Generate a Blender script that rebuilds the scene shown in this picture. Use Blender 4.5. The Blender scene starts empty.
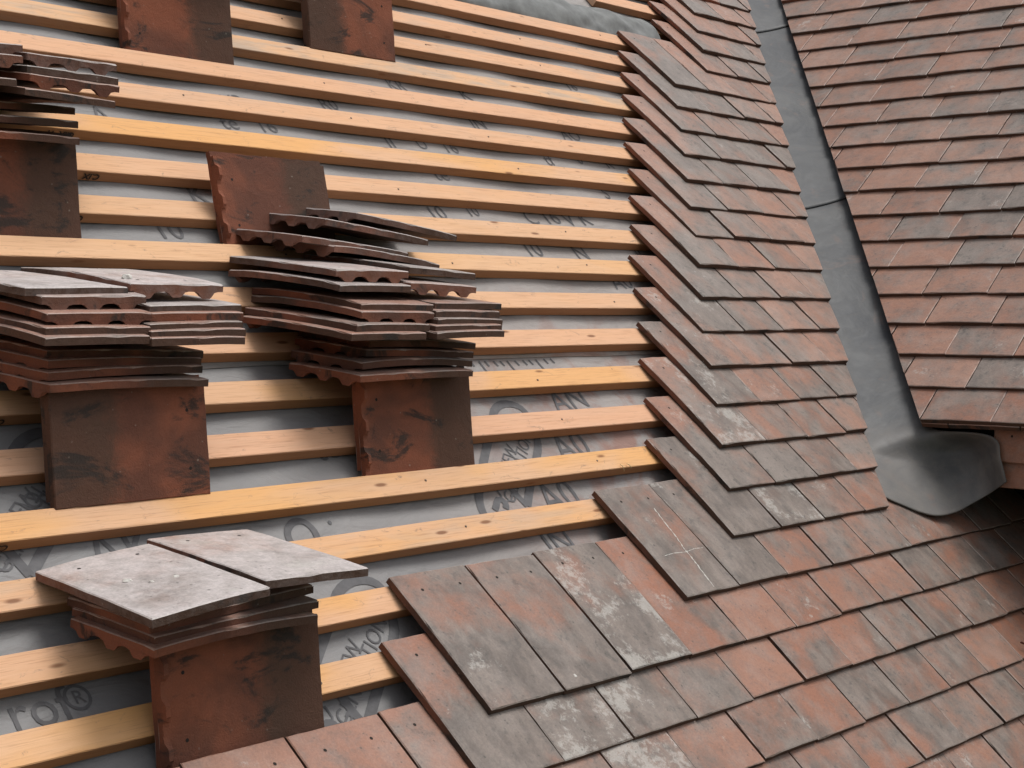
import bpy, bmesh, math, random
from mathutils import Vector, Matrix, noise
random.seed(7)
R = math.radians
MM = 0.001
scn = bpy.context.scene
COL = scn.collection

# ------------------------------------------------------------------ frames (millimetres)
TH = R(46)
CT, ST = math.cos(TH), math.sin(TH)
def A(u, v, n=0.0):                      # main slope: u along the battens, v up the slope, n out of it
    return Vector((u, v*CT - n*ST, v*ST + n*CT))
AX, AY, AZ = Vector((1, 0, 0)), Vector((0, CT, ST)), Vector((0, -ST, CT))
WX = Vector((-0.01216, -0.999732, 0.019712)); WY = Vector((0.746783, 0.00403, 0.665055)); WZ = Vector((-0.664956, 0.022808, 0.746534))
WP = Vector((1152.33, -22.84, 47.81))
def W(s, q, n=0.0):                      # wing slope: s along its courses, q up the slope
    return WP + WX*s + WY*q + WZ*n
GA, VH = 103.53, 50.8                    # batten gauge, tile head above batten arris
GW = 109.72
TW, TL, TT = 168.7, 265.0, 11.5

# ------------------------------------------------------------------ camera
CP = Vector((-2366.31, -1844.04, 321.86))
CR = [Vector((0.640764, -0.767619, 0.013505)), Vector((-0.032026, -0.044301, -0.998505)), Vector((0.767069, 0.639374, -0.05297))]
F = 1666.4
cam = bpy.data.cameras.new('camera'); camo = bpy.data.objects.new('camera', cam); COL.objects.link(camo)
m = Matrix((( CR[0].x, -CR[1].x, -CR[2].x, CP.x*MM), (CR[0].y, -CR[1].y, -CR[2].y, CP.y*MM), (CR[0].z, -CR[1].z, -CR[2].z, CP.z*MM), (0, 0, 0, 1)))
camo.matrix_world = m
cam.sensor_width = 36; cam.lens = F*36/1024; cam.clip_start = 0.05; cam.clip_end = 2000
scn.camera = camo
def px(p):
    d = p - CP; z = d.dot(CR[2])
    return (512 + F*d.dot(CR[0])/z, 384 + F*d.dot(CR[1])/z)

# ------------------------------------------------------------------ node helpers
class NT:
    def __init__(s, name):
        s.m = bpy.data.materials.new(name); s.m.use_nodes = True
        s.t = s.m.node_tree; s.b = s.t.nodes['Principled BSDF']; s.out = s.t.nodes['Material Output']
    def n(s, typ, **kw):
        x = s.t.nodes.new(typ)
        for k, v in kw.items():
            if k in x.inputs: x.inputs[k].default_value = v
            else: setattr(x, k, v)
        return x
    def l(s, a, b): s.t.links.new(a, b)
    def val(s, x, sock):
        if hasattr(x, 'is_linked') or hasattr(x, 'node'): s.l(x, sock)
        else: sock.default_value = x
    def math(s, op, a, b=0.0, c=None, clamp=False):
        x = s.t.nodes.new('ShaderNodeMath'); x.operation = op; x.use_clamp = clamp
        s.val(a, x.inputs[0]); s.val(b, x.inputs[1])
        if c is not None: s.val(c, x.inputs[2])
        return x.outputs[0]
    def vmath(s, op, a, b):
        x = s.t.nodes.new('ShaderNodeVectorMath'); x.operation = op
        s.val(a, x.inputs[0]); s.val(b, x.inputs[1]); return x.outputs[0]
    def noise(s, vec, scale, detail=4, rough=0.55, dist=0.0, stretch=None):
        if stretch: vec = s.vmath('MULTIPLY', vec, stretch)
        x = s.n('ShaderNodeTexNoise', Scale=scale, Detail=detail, Roughness=rough, Distortion=dist)
        s.l(vec, x.inputs['Vector']); return x.outputs['Fac']
    def ramp(s, fac, lo, hi):            # smooth 0..1
        x = s.n('ShaderNodeMapRange'); x.interpolation_type = 'SMOOTHSTEP'
        s.val(fac, x.inputs[0]); x.inputs[1].default_value = lo; x.inputs[2].default_value = hi
        return x.outputs[0]
    def mix(s, fac, a, b, mode='MIX'):
        x = s.t.nodes.new('ShaderNodeMix'); x.data_type = 'RGBA'; x.blend_type = mode
        s.val(fac, x.inputs[0])
        for v, k in ((a, 6), (b, 7)):
            if isinstance(v, tuple): x.inputs[k].default_value = (*v, 1)
            else: s.l(v, x.inputs[k])
        return x.outputs[2]
    def bump(s, h, strength=0.3, dist=0.001):
        x = s.n('ShaderNodeBump', Strength=strength, Distance=dist); s.l(h, x.inputs['Height']); s.l(x.outputs[0], s.b.inputs['Normal'])
    def objvec(s):
        tc = s.n('ShaderNodeTexCoord'); oi = s.n('ShaderNodeObjectInfo')
        off = s.math('MULTIPLY', oi.outputs['Random'], 37.0)
        cx = s.n('ShaderNodeCombineXYZ'); s.l(off, cx.inputs[0]); s.l(off, cx.inputs[1]); s.l(off, cx.inputs[2])
        s.vec = s.vmath('ADD', tc.outputs['Object'], cx.outputs[0]); s.raw = tc.outputs['Object']
        s.rand = oi.outputs['Random']; s.alpha = oi.outputs['Alpha']
        sp = s.n('ShaderNodeSeparateColor'); s.l(oi.outputs['Color'], sp.inputs[0]); s.c = sp.outputs
        return s.vec

# obj.color: R = how grey, G = warmth / lightness with painted sky sheen, B = lime bloom
def mat_tile_face(merged=False):
    s = NT('weathered_clay_face' + ('_far' if merged else ''))
    if merged:                                            # many tiles in one mesh: tint and tile coordinates come from attributes
        a1 = s.n('ShaderNodeAttribute', attribute_name='tint'); a2 = s.n('ShaderNodeAttribute', attribute_name='tile_co')
        s.vec = v = a2.outputs['Vector']; s.raw = v
        sp = s.n('ShaderNodeSeparateXYZ'); s.l(a1.outputs['Vector'], sp.inputs[0]); s.c = sp.outputs; s.alpha = 1.0
    else: v = s.objvec()
    sr = s.n('ShaderNodeSeparateXYZ'); s.l(s.raw, sr.inputs[0])
    big = s.noise(v, 6, 3, 0.6, 0.35)
    med = s.noise(v, 42, 6, 0.72, 0.25)
    streak = s.noise(v, 26, 4, 0.65, 0.2, stretch=(1.0, 0.4, 1.0))
    grain = s.noise(v, 230, 3, 0.75)
    g0 = s.math('ADD', s.math('MULTIPLY', s.math('SUBTRACT', big, 0.5), 2.6), s.c[0])
    g0 = s.math('ADD', g0, s.math('MULTIPLY', s.math('SUBTRACT', streak, 0.5), 0.5))
    g0 = s.math('ADD', g0, s.math('MULTIPLY', s.math('SUBTRACT', med, 0.5), 0.6))
    if not merged:                                        # the lower part was exposed to weather in the old roof, the head was not
        wz = s.ramp(s.math('ADD', s.math('MULTIPLY', sr.outputs[1], -1.0), s.math('MULTIPLY', s.math('SUBTRACT', streak, 0.5), 0.08)), 0.10, 0.17)
        g0 = s.math('ADD', g0, s.math('MULTIPLY', s.math('SUBTRACT', wz, 0.65), 0.45))
    gm = s.math('MULTIPLY', s.ramp(g0, 0.06, 1.0), 0.96)
    orange = s.mix(s.c[1], (0.270, 0.108, 0.060), (0.350, 0.198, 0.142))
    orange = s.mix(s.ramp(big, 0.40, 0.66), orange, s.mix(0.5, orange, (0.33, 0.120, 0.060)))
    orange = s.mix(s.math('MULTIPLY', s.ramp(med, 0.45, 0.62), 0.35), orange, (0.19, 0.12, 0.098))
    grey = s.mix(s.ramp(streak, 0.32, 0.70), (0.086, 0.073, 0.063), (0.200, 0.166, 0.142))
    grey = s.mix(s.math('MULTIPLY', s.c[1], 0.6), grey, (0.235, 0.208, 0.188))  # paler with G, standing in for sky sheen on the upper courses
    grey = s.mix(s.math('MULTIPLY', s.ramp(med, 0.54, 0.66), 0.65), grey, (0.066, 0.065, 0.060))
    col = s.mix(gm, orange, grey)
    film = s.noise(v, 14, 5, 0.66, 0.3)
    col = s.mix(s.math('ADD', s.math('MULTIPLY', s.ramp(film, 0.42, 0.70), 0.26), 0.03), col, (0.35, 0.305, 0.275))
    if not merged:
        pale_tint = s.math('MULTIPLY', s.math('SUBTRACT', 1.0, s.alpha), s.ramp(film, 0.10, 0.6))  # pale tint, stronger as the object alpha drops
        col = s.mix(pale_tint, col, s.mix(s.ramp(med, 0.35, 0.65), (0.60, 0.555, 0.55), (0.45, 0.415, 0.405)))
    # lime bloom
    lm = s.noise(v, 75, 6, 0.8, 0.3)
    lmb = s.noise(v, 10, 3, 0.55)
    thr = s.math('ADD', s.math('MULTIPLY', s.c[2], 0.30), s.math('MULTIPLY', s.math('SUBTRACT', lmb, 0.5), 1.3))
    lime = s.ramp(s.math('ADD', lm, thr), 0.78, 0.94)
    col = s.mix(s.math('MULTIPLY', lime, 0.48), col, (0.50, 0.485, 0.45))
    vo = s.n('ShaderNodeTexVoronoi', Scale=75.0); s.l(v, vo.inputs['Vector'])
    sp = s.math('MULTIPLY', s.ramp(vo.outputs['Distance'], 0.20, 0.08), s.ramp(med, 0.48, 0.56))
    col = s.mix(s.math('MULTIPLY', sp, 0.6), col, (0.045, 0.043, 0.036))
    if not merged:                                        # pale rim painted where the arrises catch the light
        rx = s.math('SUBTRACT', 0.0832, s.math('ABSOLUTE', s.math('SUBTRACT', sr.outputs[0], 0.08435)))
        ry = s.math('SUBTRACT', 0.1312, s.math('ABSOLUTE', s.math('ADD', sr.outputs[1], 0.1325)))
        rim = s.ramp(s.math('ADD', s.math('MINIMUM', rx, ry), s.math('MULTIPLY', s.math('SUBTRACT', med, 0.5), 0.006)), 0.0008, -0.0010)
        col = s.mix(s.math('MULTIPLY', rim, 0.38), col, (0.44, 0.385, 0.35))
    col = s.mix(1.0, col, s.mix(grain, (0.62, 0.62, 0.62), (1.36, 1.34, 1.32)), 'MULTIPLY')
    s.l(col, s.b.inputs['Base Color'])
    s.l(s.math('ADD', s.math('MULTIPLY', med, 0.35), 0.34), s.b.inputs['Roughness'])
    s.b.inputs['Specular IOR Level'].default_value = 0.5
    h = s.math('ADD', s.math('MULTIPLY', grain, 0.7), s.math('MULTIPLY', med, 1.6))
    s.bump(h, 0.6, 0.0013)
    return s.m
def mat_tile_body():
    s = NT('clay_back_and_edges'); v = s.objvec()
    sx = s.n('ShaderNodeSeparateXYZ'); s.l(s.raw, sx.inputs[0])
    big = s.noise(v, 6, 3, 0.55, 0.5); med = s.noise(v, 40, 4, 0.65, 0.5); fine = s.noise(v, 380, 3, 0.7)
    band = s.ramp(s.math('ADD', s.math('MULTIPLY', sx.outputs[1], -1.0), s.math('MULTIPLY', s.math('SUBTRACT', med, 0.5), 0.06)), 0.140, 0.182)
    red = s.mix(s.ramp(big, 0.36, 0.62), (0.250, 0.082, 0.043), (0.125, 0.048, 0.030))
    red = s.mix(s.math('MULTIPLY', s.c[0], 0.45), red, s.mix(big, (0.16, 0.115, 0.092), (0.095, 0.076, 0.060)))
    dark = s.mix(big, (0.058, 0.036, 0.026), (0.092, 0.053, 0.036))
    col = s.mix(s.math('MULTIPLY', band, 0.85), red, dark)
    soot = s.ramp(s.noise(v, 9, 7, 0.66, 0.6, stretch=(1.8, 0.8, 1)), 0.55, 0.64)
    col = s.mix(s.math('MULTIPLY', soot, 0.85), col, (0.030, 0.026, 0.023))
    vo = s.n('ShaderNodeTexVoronoi', Scale=60.0); s.l(v, vo.inputs['Vector'])
    sp = s.math('MULTIPLY', s.ramp(vo.outputs['Distance'], 0.13, 0.07), s.ramp(med, 0.5, 0.6))
    col = s.mix(s.math('MULTIPLY', sp, 0.45), col, (0.30, 0.27, 0.23))
    col = s.mix(1.0, col, s.mix(fine, (0.75, 0.75, 0.75), (1.25, 1.22, 1.2)), 'MULTIPLY')
    col = s.mix(s.math('MULTIPLY', s.math('MULTIPLY', s.math('SUBTRACT', 1.0, s.alpha), 0.2), s.ramp(med, 0.35, 0.65)), col, (0.36, 0.31, 0.30))
    s.l(col, s.b.inputs['Base Color']); s.b.inputs['Roughness'].default_value = 0.85
    s.b.inputs['Specular IOR Level'].default_value = 0.3
    s.bump(s.math('ADD', fine, s.math('MULTIPLY', med, 2.4)), 0.7, 0.0014)
    return s.m
def mat_plain(name, col, rough=0.8, var=0.3, scale=60, spec=0.3):
    s = NT(name); v = s.objvec(); n1 = s.noise(v, scale, 4, 0.6)
    c = s.mix(1.0, col, s.mix(n1, (1-var,)*3, (1+var,)*3), 'MULTIPLY')
    s.l(c, s.b.inputs['Base Color']); s.b.inputs['Roughness'].default_value = rough
    s.b.inputs['Specular IOR Level'].default_value = spec
    s.bump(n1, 0.3, 0.001)
    return s.m
# batten: obj.color R = orange tint, G = pink tint, B = grey weathering
def mat_wood():
    s = NT('sawn_pine'); v = s.objvec()
    sx = s.n('ShaderNodeSeparateXYZ'); s.l(s.raw, sx.inputs[0])
    g1 = s.noise(v, 1.0, 6, 0.65, 0.6, stretch=(5, 130, 130))
    g2 = s.noise(v, 1.0, 4, 0.6, 0.2, stretch=(14, 420, 420))
    lng = s.noise(v, 1.0, 3, 0.6, 0.3, stretch=(1.7, 4, 4))
    base = s.mix(g1, (0.62, 0.355, 0.185), (0.75, 0.490, 0.300))
    base = s.mix(s.math('MULTIPLY', s.c[1], 0.6), base, s.mix(g1, (0.62, 0.320, 0.195), (0.75, 0.430, 0.295)))
    org = s.math('MULTIPLY', s.c[0], s.ramp(lng, 0.42, 0.58))
    base = s.mix(s.math('MULTIPLY', org, 0.62), base, (0.76, 0.385, 0.105))
    gry = s.math('MULTIPLY', s.c[2], s.ramp(s.noise(v, 1.0, 4, 0.6, 0.4, stretch=(6, 30, 30)), 0.4, 0.7))
    base = s.mix(gry, base, (0.42, 0.355, 0.29))
    base = s.mix(s.math('MULTIPLY', s.ramp(g2, 0.50, 0.72), 0.38), base, (0.30, 0.13, 0.055))
    vo = s.n('ShaderNodeTexVoronoi', Scale=1.0); s.l(s.vmath('MULTIPLY', v, (7, 26, 26)), vo.inputs['Vector'])
    kn = s.ramp(vo.outputs['Distance'], 0.13, 0.05)
    base = s.mix(s.math('MULTIPLY', kn, 0.8), base, (0.17, 0.065, 0.028))
    dirt = s.ramp(s.noise(v, 1.0, 6, 0.75, 0.9, stretch=(26, 50, 50)), 0.58, 0.72)
    base = s.mix(s.math('MULTIPLY', dirt, 0.68), base, (0.22, 0.15, 0.115))
    # the down-slope edge face has its shade painted in as darker wood
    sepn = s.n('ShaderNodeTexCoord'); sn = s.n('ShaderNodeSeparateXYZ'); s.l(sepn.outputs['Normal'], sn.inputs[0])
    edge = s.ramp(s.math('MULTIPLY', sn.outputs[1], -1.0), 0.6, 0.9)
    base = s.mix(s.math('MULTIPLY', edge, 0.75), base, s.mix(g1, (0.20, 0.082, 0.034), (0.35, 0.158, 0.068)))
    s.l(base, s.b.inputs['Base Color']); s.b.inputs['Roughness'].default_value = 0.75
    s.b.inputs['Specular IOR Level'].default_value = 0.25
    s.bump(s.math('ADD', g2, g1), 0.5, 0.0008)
    return s.m
def mat_membrane():
    s = NT('grey_underlay_fabric'); v = s.objvec()
    sx = s.n('ShaderNodeSeparateXYZ'); s.l(s.raw, sx.inputs[0])
    big = s.noise(v, 2.6, 4, 0.6, 0.4); med = s.noise(v, 14, 5, 0.6, 0.6); fine = s.noise(v, 600, 2, 0.6)
    x = s.ramp(s.math('ADD', sx.outputs[0], s.math('MULTIPLY', s.math('SUBTRACT', big, 0.5), 1.6)), -0.9, 0.7)
    col = s.mix(x, (0.225, 0.226, 0.228), (0.320, 0.293, 0.275))
    col = s.mix(s.math('MULTIPLY', s.ramp(med, 0.35, 0.7), 0.35), col, (0.22, 0.215, 0.21))
    du = s.math('MULTIPLY', s.ramp(sx.outputs[0], -0.4, 0.35), s.ramp(sx.outputs[2], 0.45, 0.05))
    du = s.math('MULTIPLY', du, s.ramp(s.noise(v, 7, 5, 0.65, 0.8), 0.45, 0.64))
    col = s.mix(s.math('MULTIPLY', du, 0.75), col, (0.25, 0.115, 0.08))
    col = s.mix(1.0, col, s.mix(fine, (0.9, 0.9, 0.9), (1.08, 1.08, 1.08)), 'MULTIPLY')
    s.l(col, s.b.inputs['Base Color']); s.b.inputs['Roughness'].default_value = 0.62
    s.bump(s.math('ADD', s.math('MULTIPLY', s.noise(v, 9, 4, 0.5, 0.8, stretch=(1, 2.4, 2.4)), 9.0), s.math('MULTIPLY', fine, 0.3)), 0.4, 0.003)
    return s.m
def mat_lead():
    s = NT('dull_lead'); v = s.objvec()
    big = s.noise(v, 5, 5, 0.6, 0.8); med = s.noise(v, 30, 5, 0.65, 0.8); fine = s.noise(v, 300, 2)
    col = s.mix(s.ramp(big, 0.3, 0.7), (0.040, 0.044, 0.050), (0.080, 0.082, 0.083))
    col = s.mix(s.math('MULTIPLY', s.ramp(med, 0.5, 0.75), 0.4), col, (0.115, 0.108, 0.100))
    col = s.mix(s.math('MULTIPLY', s.ramp(s.noise(v, 8, 4, 0.6, 1.5), 0.56, 0.72), 0.35), col, (0.17, 0.105, 0.08))
    at = s.n('ShaderNodeAttribute', attribute_name='rust')
    ad = s.n('ShaderNodeAttribute', attribute_name='foot_light_dust')
    col = s.mix(s.math('MULTIPLY', ad.outputs['Fac'], s.math('ADD', 0.35, s.math('MULTIPLY', s.ramp(big, 0.3, 0.65), 0.45))), col, s.mix(med, (0.13, 0.13, 0.13), (0.21, 0.185, 0.160)))
    rm = s.math('MULTIPLY', at.outputs['Fac'], s.ramp(med, 0.32, 0.55))
    col = s.mix(s.math('MULTIPLY', rm, 0.85), col, (0.28, 0.105, 0.055))
    col = s.mix(1.0, col, s.mix(fine, (0.88,)*3, (1.12,)*3), 'MULTIPLY')
    s.l(col, s.b.inputs['Base Color'])
    s.l(s.math('ADD', s.math('MULTIPLY', med, 0.3), 0.42), s.b.inputs['Roughness'])
    s.b.inputs['Specular IOR Level'].default_value = 0.45
    s.bump(s.math('ADD', s.math('MULTIPLY', big, 6), med), 0.35, 0.002)
    return s.m
M_FACE, M_BODY = mat_tile_face(), mat_tile_body()
M_HOLE = mat_plain('hole_shadowed_clay', (0.02, 0.014, 0.011))
M_WOOD, M_MEM, M_LEAD = mat_wood(), mat_membrane(), mat_lead()
M_INK = mat_plain('faded_black_ink', (0.115, 0.115, 0.12), 0.7, 0.45, 60)
M_STAMP = mat_plain('stamp_ink', (0.035, 0.022, 0.015), 0.8, 0.4, 300)
M_DARK = mat_plain('shade_black_timber', (0.012, 0.011, 0.010), 0.95, 0.3, 20, 0.1)  # near-black colour stands in for the shade under the eave
M_FLAP = mat_plain('grey_flashing_offcut', (0.17, 0.175, 0.17), 0.6, 0.75, 22)
M_GRASS = mat_plain('ground_grass', (0.06, 0.075, 0.035), 0.95, 0.5, 3)
M_LEAF = mat_plain('brown_leaf', (0.11, 0.03, 0.02), 0.6, 0.3, 80)
M_SPLINT = mat_plain('pale_splinter', (0.62, 0.46, 0.25), 0.7, 0.2, 80)

# ------------------------------------------------------------------ object helpers
def mesh_obj(name, verts, faces, mats, midx=None, parent=None, smooth=False):
    me = bpy.data.meshes.new(name); me.from_pydata([tuple(v) for v in verts], [], faces)
    for mm in (mats if isinstance(mats, (list, tuple)) else [mats]): me.materials.append(mm)
    if midx:
        for p, i in zip(me.polygons, midx): p.material_index = i
    if smooth:
        for p in me.polygons: p.use_smooth = True
    me.update()
    o = bpy.data.objects.new(name, me); COL.objects.link(o)
    if parent: o.parent = parent
    return o
def tag(o, label, cat, group=None, kind=None):
    if label: o['label'] = label
    if cat: o['category'] = cat
    if group: o['group'] = group
    o['kind'] = kind or 'thing'
    return o
def empty(name, loc=(0, 0, 0)):
    o = bpy.data.objects.new(name, None); o.empty_display_size = 0.05; COL.objects.link(o); o.location = loc; return o
def frame(ex, ey, ez, p):
    return Matrix(((ex.x, ey.x, ez.x, p.x*MM), (ex.y, ey.y, ez.y, p.y*MM), (ex.z, ey.z, ez.z, p.z*MM), (0, 0, 0, 1)))
ORD = ['zeroth', 'first', 'second', 'third', 'fourth', 'fifth', 'sixth', 'seventh', 'eighth', 'ninth', 'tenth', 'eleventh', 'twelfth', 'thirteenth', 'fourteenth', 'fifteenth', 'sixteenth', 'seventeenth', 'eighteenth', 'nineteenth', 'twentieth', 'twenty-first', 'twenty-second']

# ------------------------------------------------------------------ clay tile mesh: x 0..W, y 0..-L (head at y=0), bottom at z=0
def tile_mesh(seed, camber=3.0, cross=1.0, nibs=True, cut=None, L=TL, chip=1.0):
    rnd = random.Random(seed)
    xs = [0, 1.6, 22, 45, 68, 91, 114, 137, TW-1.6, TW]
    ny = 15
    ys = [0, -1.6] + [-(1.6 + (L-3.2)*(i+1)/(ny)) for i in range(ny-1)] + [-(L-1.6), -L]
    nx, nyy = len(xs), len(ys)
    ph = rnd.random()*50
    def h(x, y):
        t = -y/L; c = x/TW
        return camber*(1-(2*t-1)**2) + cross*(1-(2*c-1)**2) + 0.9*(noise.noise(Vector((x*0.018+ph, y*0.018, ph))))
    V, top, bot = [], {}, {}
    for j, y in enumerate(ys):
        for i, x in enumerate(xs):
            rim = i in (0, nx-1) or j in (0, nyy-1)
            ex = ey = 0
            if i in (0, nx-1): ex = 0.9*noise.noise(Vector((y*0.05+ph, i, 1.0)))
            if j in (0, nyy-1): ey = (1.6 if j == 0 else 0.9)*noise.noise(Vector((x*0.06+ph, j, 5.0)))
            dz = -1.3 if rim else 0
            if rim and rnd.random() < 0.05*chip: dz -= 1.6; ex -= math.copysign(1.2, x-TW/2) if i in (0, nx-1) else 0
            top[i, j] = len(V); V.append((x+ex, y+ey, TT+h(x, y)+dz))
    for j, y in enumerate(ys):
        for i, x in enumerate(xs):
            t0 = V[top[i, j]]
            bot[i, j] = len(V); V.append((t0[0], t0[1], h(x, y)))
    Fc, mi = [], []
    for j in range(nyy-1):
        for i in range(nx-1):
            Fc.append((top[i, j+1], top[i+1, j+1], top[i+1, j], top[i, j])); mi.append(0)
            Fc.append((bot[i, j], bot[i+1, j], bot[i+1, j+1], bot[i, j+1])); mi.append(1)
    for i in range(nx-1):
        Fc.append((top[i, 0], top[i+1, 0], bot[i+1, 0], bot[i, 0])); mi.append(1)
        Fc.append((top[i+1, nyy-1], top[i, nyy-1], bot[i, nyy-1], bot[i+1, nyy-1])); mi.append(1)
    for j in range(nyy-1):
        Fc.append((top[0, j+1], top[0, j], bot[0, j], bot[0, j+1])); mi.append(1)
        Fc.append((top[nx-1, j], top[nx-1, j+1], bot[nx-1, j+1], bot[nx-1, j])); mi.append(1)
    if nibs:
        for cx in (31, 85, 139):
            cx += rnd.uniform(-2, 2); d = 9.5 + rnd.uniform(-1, 0.6)
            prof = [(-24, 0.6), (-15, -1.5), (-10, -d*0.75), (-7, -d), (7, -d), (10, -d*0.75), (15, -1.5), (24, 0.6)]
            b = len(V)
            for yy in (0.6, -9.0):
                for (a, z) in prof: V.append((cx+a, yy, h(cx+a, yy) + z + (0 if yy > 0 else (0.2 if z > -2 else 3))))
            n = len(prof)
            Fc.append(tuple(b+i for i in range(n))[::1]); mi.append(1)
            Fc.append(tuple(b+n+i for i in range(n))[::-1]); mi.append(1)
            for i in range(n-1): Fc.append((b+i, b+n+i, b+n+i+1, b+i+1)); mi.append(1)
    for cx in (42, 128):                                   # nail holes
        y0 = -36
        for z, sg in ((TT+0.25, 1), (-0.25, -1)):
            b = len(V); k = 10
            for a in range(k):
                x, y = cx+2.7*math.cos(2*math.pi*a/k), y0+2.7*math.sin(2*math.pi*a/k)
                V.append((x, y, h(x, y)+z))
            f = tuple(range(b, b+k)); Fc.append(f if sg > 0 else f[::-1]); mi.append(2)
    me = bpy.data.meshes.new('clay_tile')
    me.from_pydata([(a*MM, b*MM, c*MM) for a, b, c in V], [], Fc)
    for mm in (M_FACE, M_BODY, M_HOLE): me.materials.append(mm)
    for p, i in zip(me.polygons, mi): p.material_index = i
    me.update()
    if cut:                                                # list of (point, normal) in local mm: keep the side away from the normal
        bm = bmesh.new(); bm.from_mesh(me)
        for (co, no) in cut:
            g = bm.verts[:]+bm.edges[:]+bm.faces[:]
            r = bmesh.ops.bisect_plane(bm, geom=g, dist=1e-6, plane_co=Vector(co)*MM, plane_no=Vector(no), clear_outer=True)
            ed = [e for e in r['geom_cut'] if isinstance(e, bmesh.types.BMEdge) and len(e.link_faces) == 1]
            if ed:
                rr = bmesh.ops.holes_fill(bm, edges=ed, sides=0)
                for f in rr['faces']: f.material_index = 1
        if len(bm.faces) < 4: bm.free(); return None
        bm.to_mesh(me); bm.free()
    return me
LAID = [tile_mesh(10+i, camber=random.uniform(0.8, 3.2), cross=random.uniform(0.3, 2.8)) for i in range(7)]
BACKS = [tile_mesh(80+i, camber=random.uniform(1, 3), chip=2.0) for i in range(3)]
for me_ in BACKS: me_.materials[0] = M_BODY
PILE = [tile_mesh(40+i, camber=random.uniform(1.0, 5.5), cross=random.uniform(0.0, 1.0), chip=2.0) for i in range(6)]

LATER = []
def laid_tile(me, mat4, color, label, group, quad, inview, far_name):
    xs_ = [max(0, min(1024, q[0])) for q in quad]; ys_ = [max(0, min(768, q[1])) for q in quad]
    w_, h_ = max(xs_)-min(xs_), max(ys_)-min(ys_)
    if len(me.polygons) < 250: w_ *= .5
    LATER.append((w_*h_ if inview else -1, me, mat4, color, label, group, far_name))
def tile_obj(me, mat4, color, label, group):
    o = bpy.data.objects.new('clay_roof_tile', me); COL.objects.link(o); o.matrix_world = mat4; o.color = color if len(color) == 4 else (*color, 1)
    return tag(o, label, 'roof tile', group)
def colour_word(c):
    g = c[0]
    if c[2] > 0.55: return 'lime-spotted grey' if g > 0.5 else 'lime-spotted salmon'
    return 'dark grey' if g > 0.78 else 'grey' if g > 0.6 else 'mottled grey-pink' if g > 0.4 else 'salmon' if c[1] > 0.45 else 'orange-red'

# ------------------------------------------------------------------ MAIN SLOPE tiles
# course index k: batten k carries it; left start u
LEFT = {14: 1540, 13: 1448, 12: 1363, 11: 1276, 10: 1181, 9: 1092, 8: 1011, 7: 918, 6: 825, 5: 721, 4: 642, 3: 558, 2: 466, 1: 387, 0: 291,
        -1: 27, -2: -576, -3: -665, -4: -1428, -5: -1340, -6: -1430, -7: -1345, 15: 1810, 16: 1894, 17: 1972, 18: 2060, 19: 2150}
P = 171.0
GREY = {0: [.85, .75, .45, .3, .3], 1: [.62, .82, .45, .35, .25], 2: [.8, .42, .42, .45, .4], 3: [.78, .2, .6, .45, .3], 4: [.62, .32, .32, .35, .2],
        5: [.72, .78, .3, .35, .2], 6: [.8, .6, .3, .3, .2], 7: [.7, .4, .5, .3, .2], 8: [.72, .6, .35, .3, .2], 9: [.7, .62, .3, .3], 10: [.75, .6, .7, .3], 11: [.7, .55, .5, .4, .2],
        12: [.7, .5, .35, .4], 13: [.62, .6, .4, .3], 14: [.88, .3, .5, .35],
        -1: [.72, .76, .12, .25, .38, .35, .32, .5, .2, .2], -2: [.80, .84, .80, .22, .2, .28, .2, .3, .45, .4, .2, .3],
        -3: [.70, .74, .62, .72, .12, .1, .3, .42, .48, .62, .15, .3, .3],
        -4: [.05, .05, .05, .05, .1, .3, .25, .22, .35, .3, .62, .7, .55, .4, .3], -5: [.1, .1, .1, .1, .2, .2, .3, .3, .35, .3, .62, .6, .5, .4],
        -6: [.2, .2, .2, .2, .2, .25, .3, .22, .3, .3, .6, .55, .5, .4], -7: [.2, .2, .2, .2, .2, .25, .3, .22, .3, .55, .6, .55, .5, .4]}
LIME = {(-2, 2): .95, (-3, 1): .75, (-3, 2): .8, (2, 0): .8, (1, 0): .35, (4, 0): .5, (-1, 0): .25, (-4, 6): .9, (3, 0): .6, (-2, 0): .3, (0, 1): .55, (-3, 9): .6}
def u_end(vt): return 903 + 0.813*(vt+220)
rnd = random.Random(3)
courses = {}
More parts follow.
